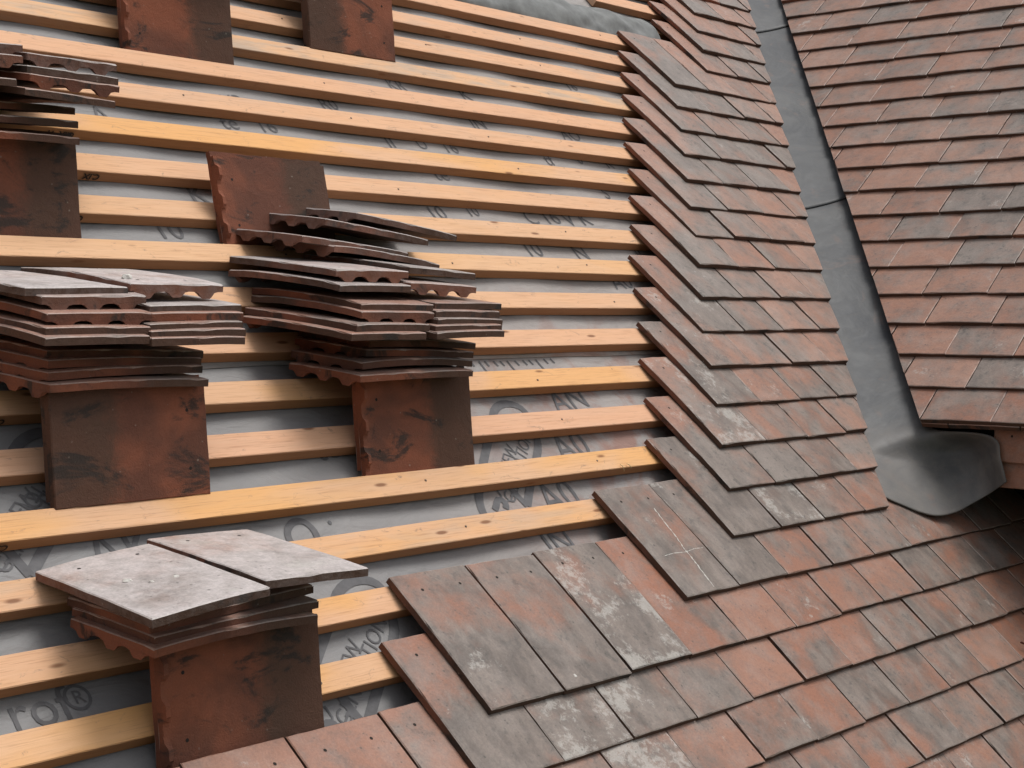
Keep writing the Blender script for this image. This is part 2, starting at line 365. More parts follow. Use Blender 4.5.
for k, u0 in LEFT.items():
    vh = k*GA + VH; vt = vh-TL
    umax = u_end(vt) if k >= 0 else 2150
    i = 0; u = u0
    while u < (u_end(vh) if k >= 0 else umax):
        gl = GREY.get(k, [])
        g = gl[i] if i < len(gl) else rnd.choice([.25, .35, .45, .6])
        if k <= 0 and i > 2: g = .36 + (g-.36)*.7
        g = min(1, max(0, g + rnd.uniform(-.06, .06)))
        if k == -4 and u < -500: warm_sheen, lime = rnd.uniform(.45, .6), 0
        else: warm_sheen, lime = rnd.uniform(.45, 1) if k > 4 else rnd.uniform(.2, .8) if k > 0 else rnd.uniform(0, .55), LIME.get((k, i), rnd.choice([0, .05, .1, .25]))
        if k in (0, -1, -2, -3) and i < 3: warm_sheen = .15; g = min(1, g+.12)
        cx, cy = 3, rnd.uniform(-2.5, 1.0)
        a = rnd.gauss(0, 0.0035) if i else 0.0
        lift = rnd.uniform(0.8, 4.5)
        tilt = math.atan((TT+lift*0.4)/GA) + rnd.uniform(-.003, .003)
        ex = (AX*math.cos(a) + AY*math.sin(a)); ey0 = (AY*math.cos(a) - AX*math.sin(a))
        ey = ey0*math.cos(tilt) - AZ*math.sin(tilt); ez = ey0*math.sin(tilt) + AZ*math.cos(tilt)
        rl = R(rnd.uniform(.3, .75))                     # each tile rocks a little on its neighbours
        ex, ez = ex*math.cos(rl) - ez*math.sin(rl), ez*math.cos(rl) + ex*math.sin(rl)
        p = A(u+rnd.uniform(-.6, .6), vh+(cy if i else 0), rnd.uniform(0, 1.0) + math.sin(rl)*TW)
        cut = None
        if k >= 0:
            # valley cut: line u = u_end(v)+const ; normal to the right/down
            no = Vector((1, -0.813, 0)).normalized()
            co = (u_end(vh)-u, 0, 0)
            if u+TW > u_end(vt): cut = [(co, no)]
        vis = []
        for xx in (10, TW-10):
            for yy in (-TL+5, -TL+100):
                vis.append(px(p + ex*xx + ey*yy + ez*TT))
        inview = any(-4 < q[0] < 1028 and -4 < q[1] < 772 for q in vis)
        if not inview and k == -4: inview = any(-4 < q[0] < 1028 and -4 < q[1] < 772 for q in [px(p+ex*60), px(p+ex*110+ey*20)])
        near = any(-220 < q[0] < 1230 and -150 < q[1] < 900 for q in vis)
        if inview or near:
            me = rnd.choice(LAID)
            if cut:
                me = tile_mesh(1000+k*30+i, camber=2, cut=cut, nibs=False)
            if me: courses.setdefault(k, []).append((me, frame(ex, ey, ez, p), (g, warm_sheen, lime), inview, vis))
        u += P; i += 1
for k, lst in courses.items():
    cname = f"{ORD[k+1]} laid course above valley foot" if k >= 0 else f"{ORD[-k]} laid course below valley foot"
    j = 0
    for me, mt, c, inview, vis in lst:
        if inview:
            j += 1
            lab = f"{colour_word(c)} clay tile, {ORD[j]} from left in {cname}"
        else: lab = 'clay tile of the laid main slope, just outside the picture'
        laid_tile(me, mt, c, lab, 'clay tiles laid on the main slope', vis, inview, 0)

# ------------------------------------------------------------------ WING tiles
def s_cut(q): return 103.8 - 0.645*q
joints = {15: -604, 13: -591, 9: -391, 5: -194, 3: -8, 2: 85, 1: 176, 0: 103.8}
rnd = random.Random(11)
for k in range(-1, 19):
    kk = max(k, 0)
    j0 = joints.get(k, None)
    if k == -1: j0 = 0
    elif j0 is None: j0 = (103.8 + (85 if k % 2 else 0) + 9*((k*7) % 5 - 2))
    qt = kk*GW; hq = qt + TL
    L = TL
    dn = 0
    if k == -1: L = 170; hq = -2 + L; dn = -TT*1.0
    s = j0 - P*12
    j = 0
    while s < 640:
        if s + TW > s_cut(hq) + 2:
            tilt = math.atan(TT/GW) + rnd.uniform(-.003, .003) if k >= 0 else math.atan(TT/GW)
            a = rnd.gauss(0, .003)
            ex = WX*math.cos(a) + WY*math.sin(a); ey0 = WY*math.cos(a) - WX*math.sin(a)
            ey = ey0*math.cos(tilt) - WZ*math.sin(tilt); ez = ey0*math.sin(tilt) + WZ*math.cos(tilt)
            n0 = -math.sin(tilt)*0 - 39 + rnd.uniform(0, 1.5)
            if k == -1: n0 = -math.sin(tilt)*0 - 39 - 1.5 + (TL-L)*(-0.0)
            p = W(s, hq + rnd.uniform(-1.5, 1.5), n0)
            if k == -1: p = W(s, hq, -24 - 14.5)
            q4 = [px(p+ex*x+ey*y+ez*TT) for x in (5, TW-5) for y in (-L+4, -L+105)]
            inview = any(-2 < q[0] < 1026 and -2 < q[1] < 770 for q in q4)
            near = any(-100 < q[0] < 1180 and -110 < q[1] < 900 for q in q4)
            xc = s_cut(hq) - s
            visible_part = s + TW > s_cut(qt+GW)           # the exposed strip is left of the cut otherwise
            if near and s + TW > s_cut(qt + (GW if k >= 0 else 0)) + 4:
                need = s < s_cut(qt)
                top = px(p)[1]
                grey = rnd.choice([.28, .36, .44, .5, .6]) if (s - s_cut(qt)) > 150 else rnd.choice([.12, .2, .3])
                if k <= 3: grey *= 0.75
                c = (min(1, grey+rnd.uniform(-.06, .06)), rnd.uniform(.45, 1), rnd.choice([0, 0, .1, .25, .4]))
                if k == 1 and 150 < s < 400: c = (.8, .5, .85)
                if k == 0: c = (.35, .15, 0)
                if need or k == -1:
                    cut = [((xc, 0, 0), Vector((-1, -0.645, 0)).normalized())] if need else None
                    me = tile_mesh(3000+k*40+j, camber=2, cut=cut, nibs=False, L=L)
                else: me = rnd.choice(LAID)
                if me and (not need or len(me.polygons) > 8):
                    if inview:
                        j += 1
                        lab = (f"{colour_word(c)} clay tile, {ORD[j]} from the valley in {ORD[k+1]} course above right-hand eave" if k >= 0
                               else f"clay under-eave tile, {ORD[j]} from valley, doubling the right-hand roof edge")
                    else: lab = 'clay tile of the right-hand wing roof, just outside the picture'
                    laid_tile(me, frame(ex, ey, ez, p), c, lab, 'clay tiles on the right-hand wing roof', q4, inview, 1)
        s += P

LATER.sort(key=lambda t: -t[0])
NBIG = 226
for (ar, me, mt, c, lab, grp_, far) in LATER[:NBIG]:
    if ar > 0: tile_obj(me, mt, c, lab, grp_)
rest = [t for i_, t in enumerate(LATER) if i_ >= NBIG or t[0] <= 0]
M_FAR = mat_tile_face(True)
for far, (nm, lb) in enumerate((('clay_tiling', 'remaining clay tiles of the laid main slope around the picture edge and smallest cut pieces'),
                                ('clay_tiling', 'remaining clay tiles of the right-hand wing roof at its far edges and smallest cut pieces'))):
    V = []; Fc = []; mi = []; tint = []; co = []
    for n_, (ar, me, mt, c, lab, grp_, f_) in enumerate(rest):
        if f_ != far: continue
        b = len(V)
        for v in me.vertices:
            V.append(mt @ v.co); tint.append(c[:3]); co.append((v.co.x + n_*1.37, v.co.y + n_*0.91, v.co.z))
        for q_ in me.polygons: Fc.append(tuple(b+x for x in q_.vertices)); mi.append(q_.material_index)
    o = mesh_obj(nm, V, Fc, [M_FAR, M_BODY, M_HOLE], mi); o.color = (.3, .4, .2, 1)
    a_ = o.data.attributes.new('tint', 'FLOAT_VECTOR', 'POINT'); b_ = o.data.attributes.new('tile_co', 'FLOAT_VECTOR', 'POINT')
    for i_ in range(len(V)): a_.data[i_].vector = tint[i_]; b_.data[i_].vector = co[i_]
    tag(o, lb, 'roof tiles', kind='stuff')

# ------------------------------------------------------------------ STACKS
STACK = [('S1u','H',[-913.1,66.7,330.9],0.25),('S1u','T',[-1088.3,59.3,323.2],0.75),('S1u','H',[-1071.4,48.1,311.6],1.0),('S1u','H',[-1076.8,26.8,289.5],0.5),('S1u','T',[-1090.3,9.5,271.6],0.0),('S1u','T',[-1100.2,-2.6,259.0],0.25),('S1u','T',[-901.2,37.4,300.5],0.75),('S1u','H',[-909.4,26.8,289.5],0.5),('S1u','T',[-920.6,12.4,274.6],1.25),('S1u','T',[-925.9,3.3,265.2],1.0),('S1u','T',[-931.2,-5.7,255.9],0.25),
('S1l','L',[-1049.7,64.0,239.3],-1.0),('S1l','L',[-1058.2,51.6,226.5],-0.5),('S1l','L',[-1068.3,37.0,211.3],0.75),('S1l','L',[-1075.3,22.5,196.3],0.0),
('S2u','H',[-486.9,94.0,359.1],0.0),('S2u','T',[-500.4,70.7,335.0],0.25),('S2u','T',[-305.1,102.5,367.9],-3.0),('S2u','H',[-330.2,76.1,340.6],-1.75),('S2u','T',[-481.6,42.0,305.3],-0.25),('S2u','H',[-491.4,29.9,292.7],-0.5),('S2u','T',[-521.4,10.6,272.7],-0.25),('S2u','T',[-545.1,-2.5,259.2],0.0),('S2u','T',[-304.9,44.4,307.8],-0.25),('S2u','T',[-316.1,31.6,294.6],-0.5),('S2u','T',[-324.8,19.0,281.5],-0.75),('S2u','T',[-341.4,8.2,270.3],0.25),('S2u','T',[-350.5,-2.6,259.1],0.75),
('S2t','L',[-253.6,282.2,465.2],-6.75),('S2t','L',[-343.4,267.9,450.4],-6.0),('S2t','L',[-426.9,236.1,417.5],-4.5),('S2t','L',[-366.0,221.6,402.5],-5.75),
('S2l','L',[-432.8,69.5,245.0],-1.75),('S2l','L',[-453.0,56.1,231.1],-1.75),('S2l','L',[-480.9,37.1,211.4],-0.5),('S2l','L',[-503.8,18.5,192.1],0.5),
('S3u','H',[-847.4,411.5,687.9],0.25),('S3u','T',[-862.8,388.8,664.4],-0.5),('S3u','H',[-866.3,375.7,650.8],-0.25),('S3u','T',[-891.8,350.9,625.2],-1.5),('S3u','H',[-1022.8,415.1,691.7],2.5),('S3u','H',[-1035.0,395.1,670.9],2.75),('S3u','T',[-1066.8,359.2,633.7],1.5),
('S3l','L',[-1020.4,413.9,601.6],2.25),('S3l','L',[-1033.8,391.5,578.5],2.0),('S3l','L',[-1043.8,367.0,553.0],1.5),
('S6u','T',[-1166.6,-308.2,-57.4],6.5),('S6u','T',[-976.9,-291.2,-37.7],-0.75),('S6l','L',[-1120.4,-245.3,-81.0],3.75),('S6l','L',[-1121.6,-256.4,-92.5],2.25),('S6l','L',[-1130.3,-267.5,-104.0],1.0)]
NAME = {'S1': 'pile at mid left edge', 'S2': 'tall central pile', 'S3': 'upper left-edge pile', 'S6': 'lower left pile'}
SUB = {'u': 'upper', 'l': 'crosswise base layers', 't': 'crosswise top layers'}
cnt = {}
rnd = random.Random(5)
for si, (grp, ori, pos, roll) in enumerate(STACK):
    tiltd = 5.0
    r, t = R(roll), R(tiltd); yaw = R(rnd.uniform(-1.2, 1.2)) if grp != 'S6u' else R(-5.2 if pos[0] < -1100 else -4.2)
    e1 = Vector((math.cos(yaw)*math.cos(r), math.sin(yaw)*math.cos(r), math.sin(r)))
    e2 = Vector((-math.sin(yaw)*math.cos(t), math.cos(yaw)*math.cos(t), math.sin(t)))
    e2 = (e2 - e1*e1.dot(e2)).normalized(); e3 = e1.cross(e2)
    Wd, Dd = (TW, TL) if ori in 'HT' else (TL, TW)
    c0 = Vector(pos) - e3*(TT-1.0)
    if ori == 'T': mt = frame(e1, e2, e3, c0 + e2*Dd)
    elif ori == 'H': mt = frame(-e1, -e2, e3, c0 + e1*Wd)
    elif ori == 'L': mt = frame(e2, -e1, e3, c0)
    top_pale = grp in ('S6u', 'S2t') or (grp == 'S1u' and pos[2] > 300) or (grp == 'S3u' and pos[2] > 660) or (grp == 'S2u' and pos[2] > 330)
    g = rnd.uniform(.65, .85) if top_pale else rnd.choice([0, .1, .2, .45])
    lime = .55 if grp == 'S6u' else (.6 if top_pale else .1)
    c = (g, .9 if top_pale else .4, lime, .12 if grp == 'S6u' else .05 if grp == 'S1u' and pos[2] > 320 else (rnd.uniform(.3, .6) if top_pale else .9))
    side = ''
    if grp in ('S1u', 'S2u', 'S3u', 'S6u'):
        split = {'S1u': -1000, 'S2u': -400, 'S3u': -930, 'S6u': -1050}[grp]
        side = 'right column ' if pos[0] > split else 'left column '
    key = (grp, side); cnt[key] = cnt.get(key, 0) + 1
    facing = 'nibbed head' if ori == 'H' else 'plain tail' if ori == 'T' else 'long side'
    lab = f"tile {facing} outward, {ORD[cnt[key]]} down, {SUB[grp[2]]} {side}of {NAME[grp[:2]]}"
    me = PILE[0 if grp == 'S6u' else rnd.randrange(len(PILE))] if grp != 'S6u' else LAID[si % 7]
    tile_obj(me, mt, c, lab, 'loose clay tiles piled on the battens')
# a few tiles lying on the two top piles, above the picture
def flat_pile(k, u0, n, name):
    for i in range(n):
        z = k*GA*ST + 48*ST + 165 + 14 + i*13
        y = z/math.tan(TH) - 172
        mt = frame(Vector((0, 1, 0)), Vector((-1, 0, 0)), Vector((0, 0, 1)), Vector((u0+rnd.uniform(-8, 8), y, z)))
        tile_obj(PILE[i % 6], mt, (.3, .4, .1), f"flat clay tile lying on the {name} above the picture", 'loose clay tiles piled on the battens')
# upright tiles: back face outward
def upright(k, u0, label, head_left=True, lean=6, n=2, Hs=0.97, col=(0.1, .4, 0), yaw=0.0, mesh=0):
    base = A(u0, k*GA+47, -8)
    for i in range(n):
        t = R(lean); upv = Vector((0, math.sin(t), math.cos(t))); out = Vector((0, -math.cos(t), math.sin(t)))
        ex1 = Vector((math.cos(yaw), math.sin(yaw), 0))
        b = base + Vector((i*3, 13.5*i, 9*i))
        if head_left:   # y -> -X, z -> -out, x -> down
            mt = frame(-upv*Hs, -AX, -out, b + upv*TW*Hs + out*0)
        else:           # head right: y -> +X, z -> -out, x -> up
            mt = frame(-upv*Hs, AX, out, b + AX*TL + upv*TW*Hs - out*TT*0)
        o = tile_obj(PILE[(mesh+i) % 6] if head_left else BACKS[(mesh+i) % 3], mt, col, label if i == 0 else label.replace('front', 'rear'), 'clay tiles standing on edge on the battens')
upright(0, -1064, 'front tile standing on its long edge under the pile at mid left edge', head_left=False, mesh=1)
upright(0, -470, 'front tile standing on its long edge under the tall central pile', mesh=2)
upright(5, -454, 'front tile standing on edge alone behind the tall central pile', mesh=3, lean=14)
upright(5, -1021, 'front tile standing on its long edge under the upper left-edge pile', mesh=4)
upright(10, -397, 'front tile standing on edge at the top, the left of two', mesh=5)
upright(11, 134, 'front dark tile standing on edge at the top, right of two', mesh=0, head_left=False, col=(.2, .3, 0))
upright(-4, -1098, 'front red-brown tile standing on edge under the lower left pile', mesh=2)
flat_pile(10, -400, 3, 'upright top left tiles'); flat_pile(11, 140, 3, 'upright top right tiles')

# ------------------------------------------------------------------ BATTENS
def batten(k, ua, ub, seed, w=45.0, t=21.5):
    rr = random.Random(seed); v0 = k*GA
    n = int((ub-ua)/14)+1; V = []; prof = []
    dv0, ph = 0, rr.random()*100
    for i in range(n+1):
        u = ua + (ub-ua)*i/n
        dv = 1.6*noise.noise(Vector((u*0.0016, ph, 0))) ; dn = 1.3*noise.noise(Vector((u*0.002, ph, 9)))
        rw = 1.3*noise.noise(Vector((u*0.03, ph, 3))) + 0.8*noise.noise(Vector((u*0.11, ph, 6)))
        b = 1.2
        pts = [(0, -t), (0+rw*.4, -b), (b+rw, 0), (w-b, 0.0), (w, -b), (w, -t)]
        for (a, z) in pts: V.append(Vector(((u-ua)*MM, (a+dv)*MM, (z+max(dn, 0) if z > -t else z)*MM)))
    Fc = []; q = len(pts)
    for i in range(n):
        for j in range(q):
            a, b2 = i*q+j, i*q+(j+1) % q
            Fc.append((a, b2, b2+q, a+q)[::-1])
    Fc.append(tuple(range(q))); Fc.append(tuple(range(n*q, n*q+q))[::-1])
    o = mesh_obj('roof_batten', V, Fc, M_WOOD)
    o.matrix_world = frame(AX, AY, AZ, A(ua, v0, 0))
    return o
def text_mesh(txt, size, bold=0.0):
    bold = bold*1.7; size = size*1.08
    cu = bpy.data.curves.new('t', 'FONT'); cu.body = txt; cu.size = size; cu.offset = bold; cu.resolution_u = 3; cu.fill_mode = 'FRONT'
    to = bpy.data.objects.new('t', cu); COL.objects.link(to)
    dg = bpy.context.evaluated_depsgraph_get(); dg.update()
    me = bpy.data.meshes.new_from_object(to.evaluated_get(dg))
    bpy.data.objects.remove(to); bpy.data.curves.remove(cu)
    return me
BT = {-4: (0, .3, 0), -3: (1, .3, 0), -2: (1, .6, 0), -1: (.6, .5, .4), 0: (.9, .3, .1), 1: (0, 1, .1), 2: (.8, .4, 0), 3: (.1, .8, .1), 4: (.1, .5, .1), 5: (.35, .1, 0), 6: (.2, .3, .1),
      7: (.2, .5, .1), 8: (1, .4, .1), 9: (.1, .6, .2), 10: (.1, .8, .1), 11: (.1, .2, .7), 12: (0, .6, .3), 13: (0, .7, .3), 14: (0, .8, .2), 15: (0, .5, .2), 16: (0, .9, .3), 17: (0, .5, .3), 18: (0, .5, .3)}
BW = {(1, 0, 0): ''}
battens = {}
for k, c in BT.items():
    ua = -1850 if k != 16 else 1591
    if k >= 17: ua = 1700
    ub = u_end(k*GA) - 90 if k >= 0 else 1700
    o = batten(k, ua, ub, 90+k); o.color = (*c, 1); battens[k] = (o, ua)
    word = 'orange-stained' if c[0] > .6 else 'pinkish' if c[1] > .55 else 'grey-weathered' if c[2] > .45 else 'pale pine'
    if k == -4: lab = 'pine roof batten under the heads of the lowest left row of red tiles'
    elif k <= 14: lab = f"{word} roof batten, {ORD[k+4]} visible one counted up from the bottom left"
    elif k == 15: lab = 'roof batten hidden under the grey flashing offcut at the top'
    elif k == 16: lab = 'short roof batten with sawn end above the grey flashing offcut'
    else: lab = f'roof batten {ORD[k-16]} above the picture, under the laid tiles'
    tag(o, lab, 'batten', 'roof battens')
nail_bm = bmesh.new(); bmesh.ops.create_cone(nail_bm, cap_ends=True, segments=10, radius1=0.0022, radius2=0.0018, depth=0.0012)
nail_me = bpy.data.meshes.new('nail'); nail_bm.to_mesh(nail_me); nail_bm.free(); nail_me.materials.append(mat_plain('dull_nail', (0.13, 0.085, 0.055), 0.5, 0.3, 300, 0.5))
for k, (o, ua) in battens.items():
    if not (-3 <= k <= 14): continue
    for q in range(-3, 5):
        u = 450*q + 105 + random.uniform(-14, 14); P_ = px(A(u, k*GA+22, 0))
        if random.random() < .55 and u < LEFT[k] - 20 and -10 < P_[0] < 1034 and -10 < P_[1] < 778:
            n_ = bpy.data.objects.new('nail', nail_me); COL.objects.link(n_); n_.parent = o
            n_.location = ((u-ua)*MM, random.uniform(16, 30)*MM, 0.0009)
# stamps on the lower edges of battens (x along, text stands in the n direction)
def stamp(k, uc, txt, flip, size=15):
    o, ua = battens[k]
    me = text_mesh(txt, size*MM, 0.0004); me.materials.clear(); me.materials.append(M_STAMP)
    for v in me.vertices:
        x, y = v.co.x, v.co.y
        if flip: x, y = -x, size*0.7*MM - y
        v.co = Vector((x + (uc-ua)*MM, -2.2*MM, y - 16.5*MM))
    me.update()
    s = bpy.data.objects.new('printed_stamp', me); COL.objects.link(s); s.parent = o
stamp(9, -620, '25x38', False); stamp(8, -640, 'C.IX  11', True); stamp(7, -640, 'C.IX', True, 16); stamp(6, -725, 'C1', True)
stamp(0, -1150, 'C.IX', True, 16); stamp(2, -1060, 'C.IX', True, 14)
# splinters torn off the sawn edges
for (k, u, ln, dn) in ((12, 1440, 50, -3), (13, 1500, 45, -2), (11, 1370, 55, -4), (0, 170, 26, 2), (0, 190, 22, 3)):
    o, ua = battens[k]; V = []; n = 6
    for i in range(n+1):
        t = i/n
        for sgn in (-1, 1):
            V.append(Vector(((u-ua+6*t+sgn*0.9*(1-t*.7))*MM, (6-ln*t*0.5)*MM, (3+dn*t*3-ln*0.45*t*t)*MM)))
            V.append(Vector(((u-ua+6*t+sgn*0.9*(1-t*.7))*MM, (6-ln*t*0.5)*MM, (4.2+dn*t*3-ln*0.45*t*t)*MM)))
    Fc = []
    for i in range(n):
        b = i*4
        Fc += [(b, b+2, b+6, b+4), (b+1, b+5, b+7, b+3), (b, b+4, b+5, b+1), (b+2, b+3, b+7, b+6)]
    mesh_obj('splinter', V, Fc, M_SPLINT, parent=o)

# ------------------------------------------------------------------ MEMBRANE
def mem_n(u, v):
    return -22.8 - 5.0*math.sin(math.pi*(u+120)/450)**2 - 2.2*(1+noise.noise(Vector((u*0.006, v*0.014, 2))))
def sheet(name, u0, u1, v0, v1, off, mat, du=30, dv=26, edge_wave=0):
    nu, nv = int((u1-u0)/du), max(2, int((v1-v0)/dv)); V = []; Fc = []
    for j in range(nv+1):
        for i in range(nu+1):
            u = u0+(u1-u0)*i/nu; v = v0+(v1-v0)*j/nv
            if j == 0: v += edge_wave*noise.noise(Vector((u*0.004, 0, 0)))
            V.append(A(u, v, mem_n(u, v)+off)*MM)
    for j in range(nv):
        for i in range(nu):
            a = j*(nu+1)+i; Fc.append((a, a+1, a+nu+2, a+nu+1))
    o = mesh_obj(name, V, Fc, mat, smooth=True)
    return o
mem_lo = tag(sheet('roof_underlay', -2000, 2300, -1050, 420, 0, M_MEM), 'lower sheet of grey printed roofing underlay beneath the battens', 'underlay')
mem_hi = tag(sheet('roof_underlay', -2000, 3000, 303, 2300, 2.2, M_MEM, edge_wave=6), 'upper sheet of grey printed roofing underlay lapped over the lower sheet', 'underlay')
mem_hi.modifiers.new('s', 'SOLIDIFY').thickness = 0.0012
def host(v): return (mem_hi, 3.4) if v > 312 else (mem_lo, 1.1)
def ink_text(txt, u, v, ang, size, bold=0.0, name='printed_lettering'):
    h, off = host(v)
    me = text_mesh(txt, size, bold); me.materials.clear(); me.materials.append(M_INK)
    ca, sa = math.cos(R(ang)), math.sin(R(ang))
    for w in me.vertices:
        x, y = w.co.x, w.co.y
        uu = u + x*ca - y*sa; vv = v + x*sa + y*ca
        w.co = A(uu, vv, mem_n(uu, vv)+off)*MM
    me.update(); o = bpy.data.objects.new(name, me); COL.objects.link(o); o.parent = h
def ink_line(pts, width, closed=False, name='printed_emblem', sub=3):
    # Catmull-Rom smoothed ribbon
    P_ = [Vector(p) for p in pts]; n = len(P_); C = []
    rng = range(n if closed else n-1)
    for i in rng:
        p0 = P_[(i-1) % n] if closed or i else P_[0]; p1 = P_[i]; p2 = P_[(i+1) % n]; p3 = P_[(i+2) % n] if closed or i+2 < n else P_[-1]
        for j in range(sub):
            t = j/sub
            C.append(0.5*((2*p1)+(-p0+p2)*t+(2*p0-5*p1+4*p2-p3)*t*t+(-p0+3*p1-3*p2+p3)*t**3))
    if not closed: C.append(P_[-1])
    V = []; Fc = []; m_ = len(C); h, off = host(C[0].y)
    for i in range(m_):
        a = C[(i-1) % m_] if closed or i else C[0]; b = C[(i+1) % m_] if closed or i < m_-1 else C[-1]
        d = (b-a).normalized(); nn = Vector((-d.y, d.x))
        for sg in (-.5, .5):
            q = C[i]+nn*width*sg; V.append(A(q.x, q.y, mem_n(q.x, q.y)+off)*MM)
    for i in range(m_ if closed else m_-1):
        a, b = 2*i, 2*((i+1) % m_)
        Fc.append((a, b, b+1, a+1))
    mesh_obj(name, V, Fc, M_INK, parent=h)
def emblem(du, dv, full=True):
    sh = lambda L_: [(a+du, b+dv) for a, b in L_]
    ink_line(sh([(-232, -62), (-235, -37), (-216, 0), (-157, 62), (-81, 131), (-36, 176), (6, 193), (44, 186), (53, 161), (30, 99), (-16, 54), (-65, 12), (-119, -39)]), 17)
    ink_line(sh([(-119, -39), (-128, -10), (-135, 22)]), 15)
    ink_line(sh([(-170, 8), (-167, -11), (-172, -23), (-151, -24), (-131, -6)]), 4, sub=1)
    ink_text('GENERATION', -150+du, -34+dv, 40, 34)
    ink_text('NEW', -110+du, 28+dv, 40, 34)
    ink_line(sh([(-205, -38), (-196, -31), (-180, -18), (-168, -26), (-177, -39)]), 13)
emblem(0, 0); emblem(-615, -322); emblem(-1008, 0)
ink_line([(-672, -52), (-678, -40), (-671, -22), (-650, -9), (-632, -13), (-624, -31), (-627, -50)], 12)
ink_text('rof', -1247, -252, 0, 68); ink_text('R', -1153, -233, 0, 26, .0008)
ink_line([(-1146+17*math.cos(a*.7854), -224+17*math.sin(a*.7854)) for a in range(8)], 4.2, closed=True)
ink_text('te', -527, 98, 8, 66, .0008)
ink_text('TION', -1040, 118, 220, 34)
for (txt, u, v, a, sz) in (('A0', -70, -62, 4, 88), ('A0', 66, 50, 4, 82), ('AN', 150, 165, 4, 70), ('AK', -1030, -50, 2, 84), ('IN', -140, -150, 4, 72), ('.', -592, -24, 0, 60), ('AK', -700, 395, 2, 84),
                          ('YR', -205, 20+GA*9.2, 6, 46), ('te', -250, 905, 4, 50), ('16', -160, 905, 4, 50), ('10', -580, 592, 3, 62), ('K', -450, 688, 0, 72), ('10', 178, 685, 6, 52), ('10', 300, 700, 6, 40),
                          ('K', 605, 1112, 5, 52), ('KR', 350, 1108, 5, 46), ('16A', 752, 1140, 5, 50), ('II', 205, 905, 4, 50), ('U', 300, 908, 4, 44), ('16', 380, 905, 4, 52), ('te', 280, 808, 4, 56),
                          ('C 16', 500, 693, 4, 60), ('V K', 640, 693, 4, 60), ('S', 880, 800, 4, 56), ('10', 1000, 820, 4, 50), ('tf', 740, 900, 4, 52), ('10', 405, 588, 4, 64), ('N', 585, 585, 4, 60),
                          ('PK', -190, 1140, 5, 44), ('A', -560, 880, 4, 60), ('IN', 560, 1010, 4, 50), ('R0', 80, 1010, 4, 46), ('AO', 900, 1010, 4, 52), ('II', 820, 600, 4, 52), ('A0', 640, 495, 4, 60),
                          ('16', 1100, 1220, 5, 44), ('R', 1000, 920, 4, 50), ('0', 880, 920, 4, 46)):
    ink_text(txt, u, v, a, sz, .0016)
# row of small printed ticks under the lap
for i in range(15):
    u = -70 + i*22 + random.uniform(-3, 3)
    ink_line([(u, 300), (u+4, 287 if i % 4 else 268)], 5, sub=1, name='printed_tick')

# ------------------------------------------------------------------ grey flashing offcut over the top batten
def loft(name, secs, nu, nv, mat, thick=2.0, rust=None, parent=None, sm=True):
    def cr(a, b, c, d, t): return 0.5*((2*b)+(-a+c)*t+(2*a-5*b+4*c-d)*t*t+(-a+3*b-3*c+d)*t**3)
    def samp(lst, x):
        i = min(int(x), len(lst)-2); t = x-i
        return cr(lst[max(i-1, 0)], lst[i], lst[i+1], lst[min(i+2, len(lst)-1)], t)
    V = []; Fc = []
    for j in range(nv+1):
        row = [samp([s_[i] for s_ in secs], (len(secs)-1)*j/nv) for i in range(len(secs[0]))]
        for i in range(nu+1): V.append(samp(row, (len(row)-1)*i/nu))
    for j in range(nv):
        for i in range(nu):
            a = j*(nu+1)+i; Fc.append((a, a+nu+1, a+nu+2, a+1))
    o = mesh_obj(name, [v*MM for v in V], Fc, mat, parent=parent, smooth=sm)
    if rust is not None:
        at = o.data.attributes.new('rust', 'FLOAT', 'POINT')
        for i, v in enumerate(V):
            d = min(rust, key=lambda q: (q[0]-v).length)
            dd = (d[0]-v).length
            at.data[i].value = max(0.0, 1-dd/(d[1]*1.8))
    md = o.modifiers.new('s', 'SOLIDIFY'); md.thickness = thick*MM; md.offset = -1
    return o
secs = []
for j, v in enumerate([1498, 1515, 1545, 1575, 1605, 1628]):
    row = []
    for i in range(22):
        u = 700 + i*52
        n = [-14, -2, 6, 7, 0, -14][j] + 8*noise.noise(Vector((u*0.02, v*0.04, 4))) + 5*noise.noise(Vector((u*0.06, v*0.08, 8))) + (7 if (1560 < u < 1600) else 0)
        row.append(A(u, v + 14*noise.noise(Vector((u*0.008, j*0.3, 1))) - (18 if u > 1400 and j == 0 else 0), n))
    secs.append(row)
fl = loft('flashing_offcut', secs, 130, 30, M_FLAP)
tag(fl, 'crumpled grey flashing offcut draped over the top batten beside the laid tiles', 'flashing')

# ------------------------------------------------------------------ LEAD VALLEY
def onA(x, y, n):
    d = (CR[0]*(x-512)/F + CR[1]*(y-384)/F + CR[2])
    nv = AZ; k = (n - CP.dot(nv))/d.dot(nv)
    return CP + d*k
def valley_sec(q):
    # left edge under the main tiles, right edge under the wing tiles at wing height q
    v = 0.9027*q - 50
    L_ = A(u_end(v)-28, v, 9)
    Rr = W(s_cut(q)+28, q, -41)
    row = []
    mid_dir = (AZ + WZ).normalized()
    for i in range(9):
        t = i/8; sag = 7*(1-(2*t-1)**2) * 1.0
        row.append(L_.lerp(Rr, t) - mid_dir*sag)
    return row
rust = [(onA(x, y, n), r) for x, y, n, r in ((862, 335, 15, 14), (866, 350, 15, 14), (868, 362, 15, 16), (872, 375, 15, 18), (874, 390, 15, 14), (880, 412, 15, 18), (883, 424, 16, 22), (886, 432, 16, 14),
                                              (893, 455, 20, 12), (903, 470, 22, 14), (912, 482, 26, 14), (920, 493, 30, 14), (926, 503, 34, 14), (930, 510, 36, 12), (962, 437, 120, 26), (955, 445, 100, 22))]
root = empty('lead_valley'); tag(root, 'dark grey lead valley strip running between the two tiled slopes', 'valley flashing')
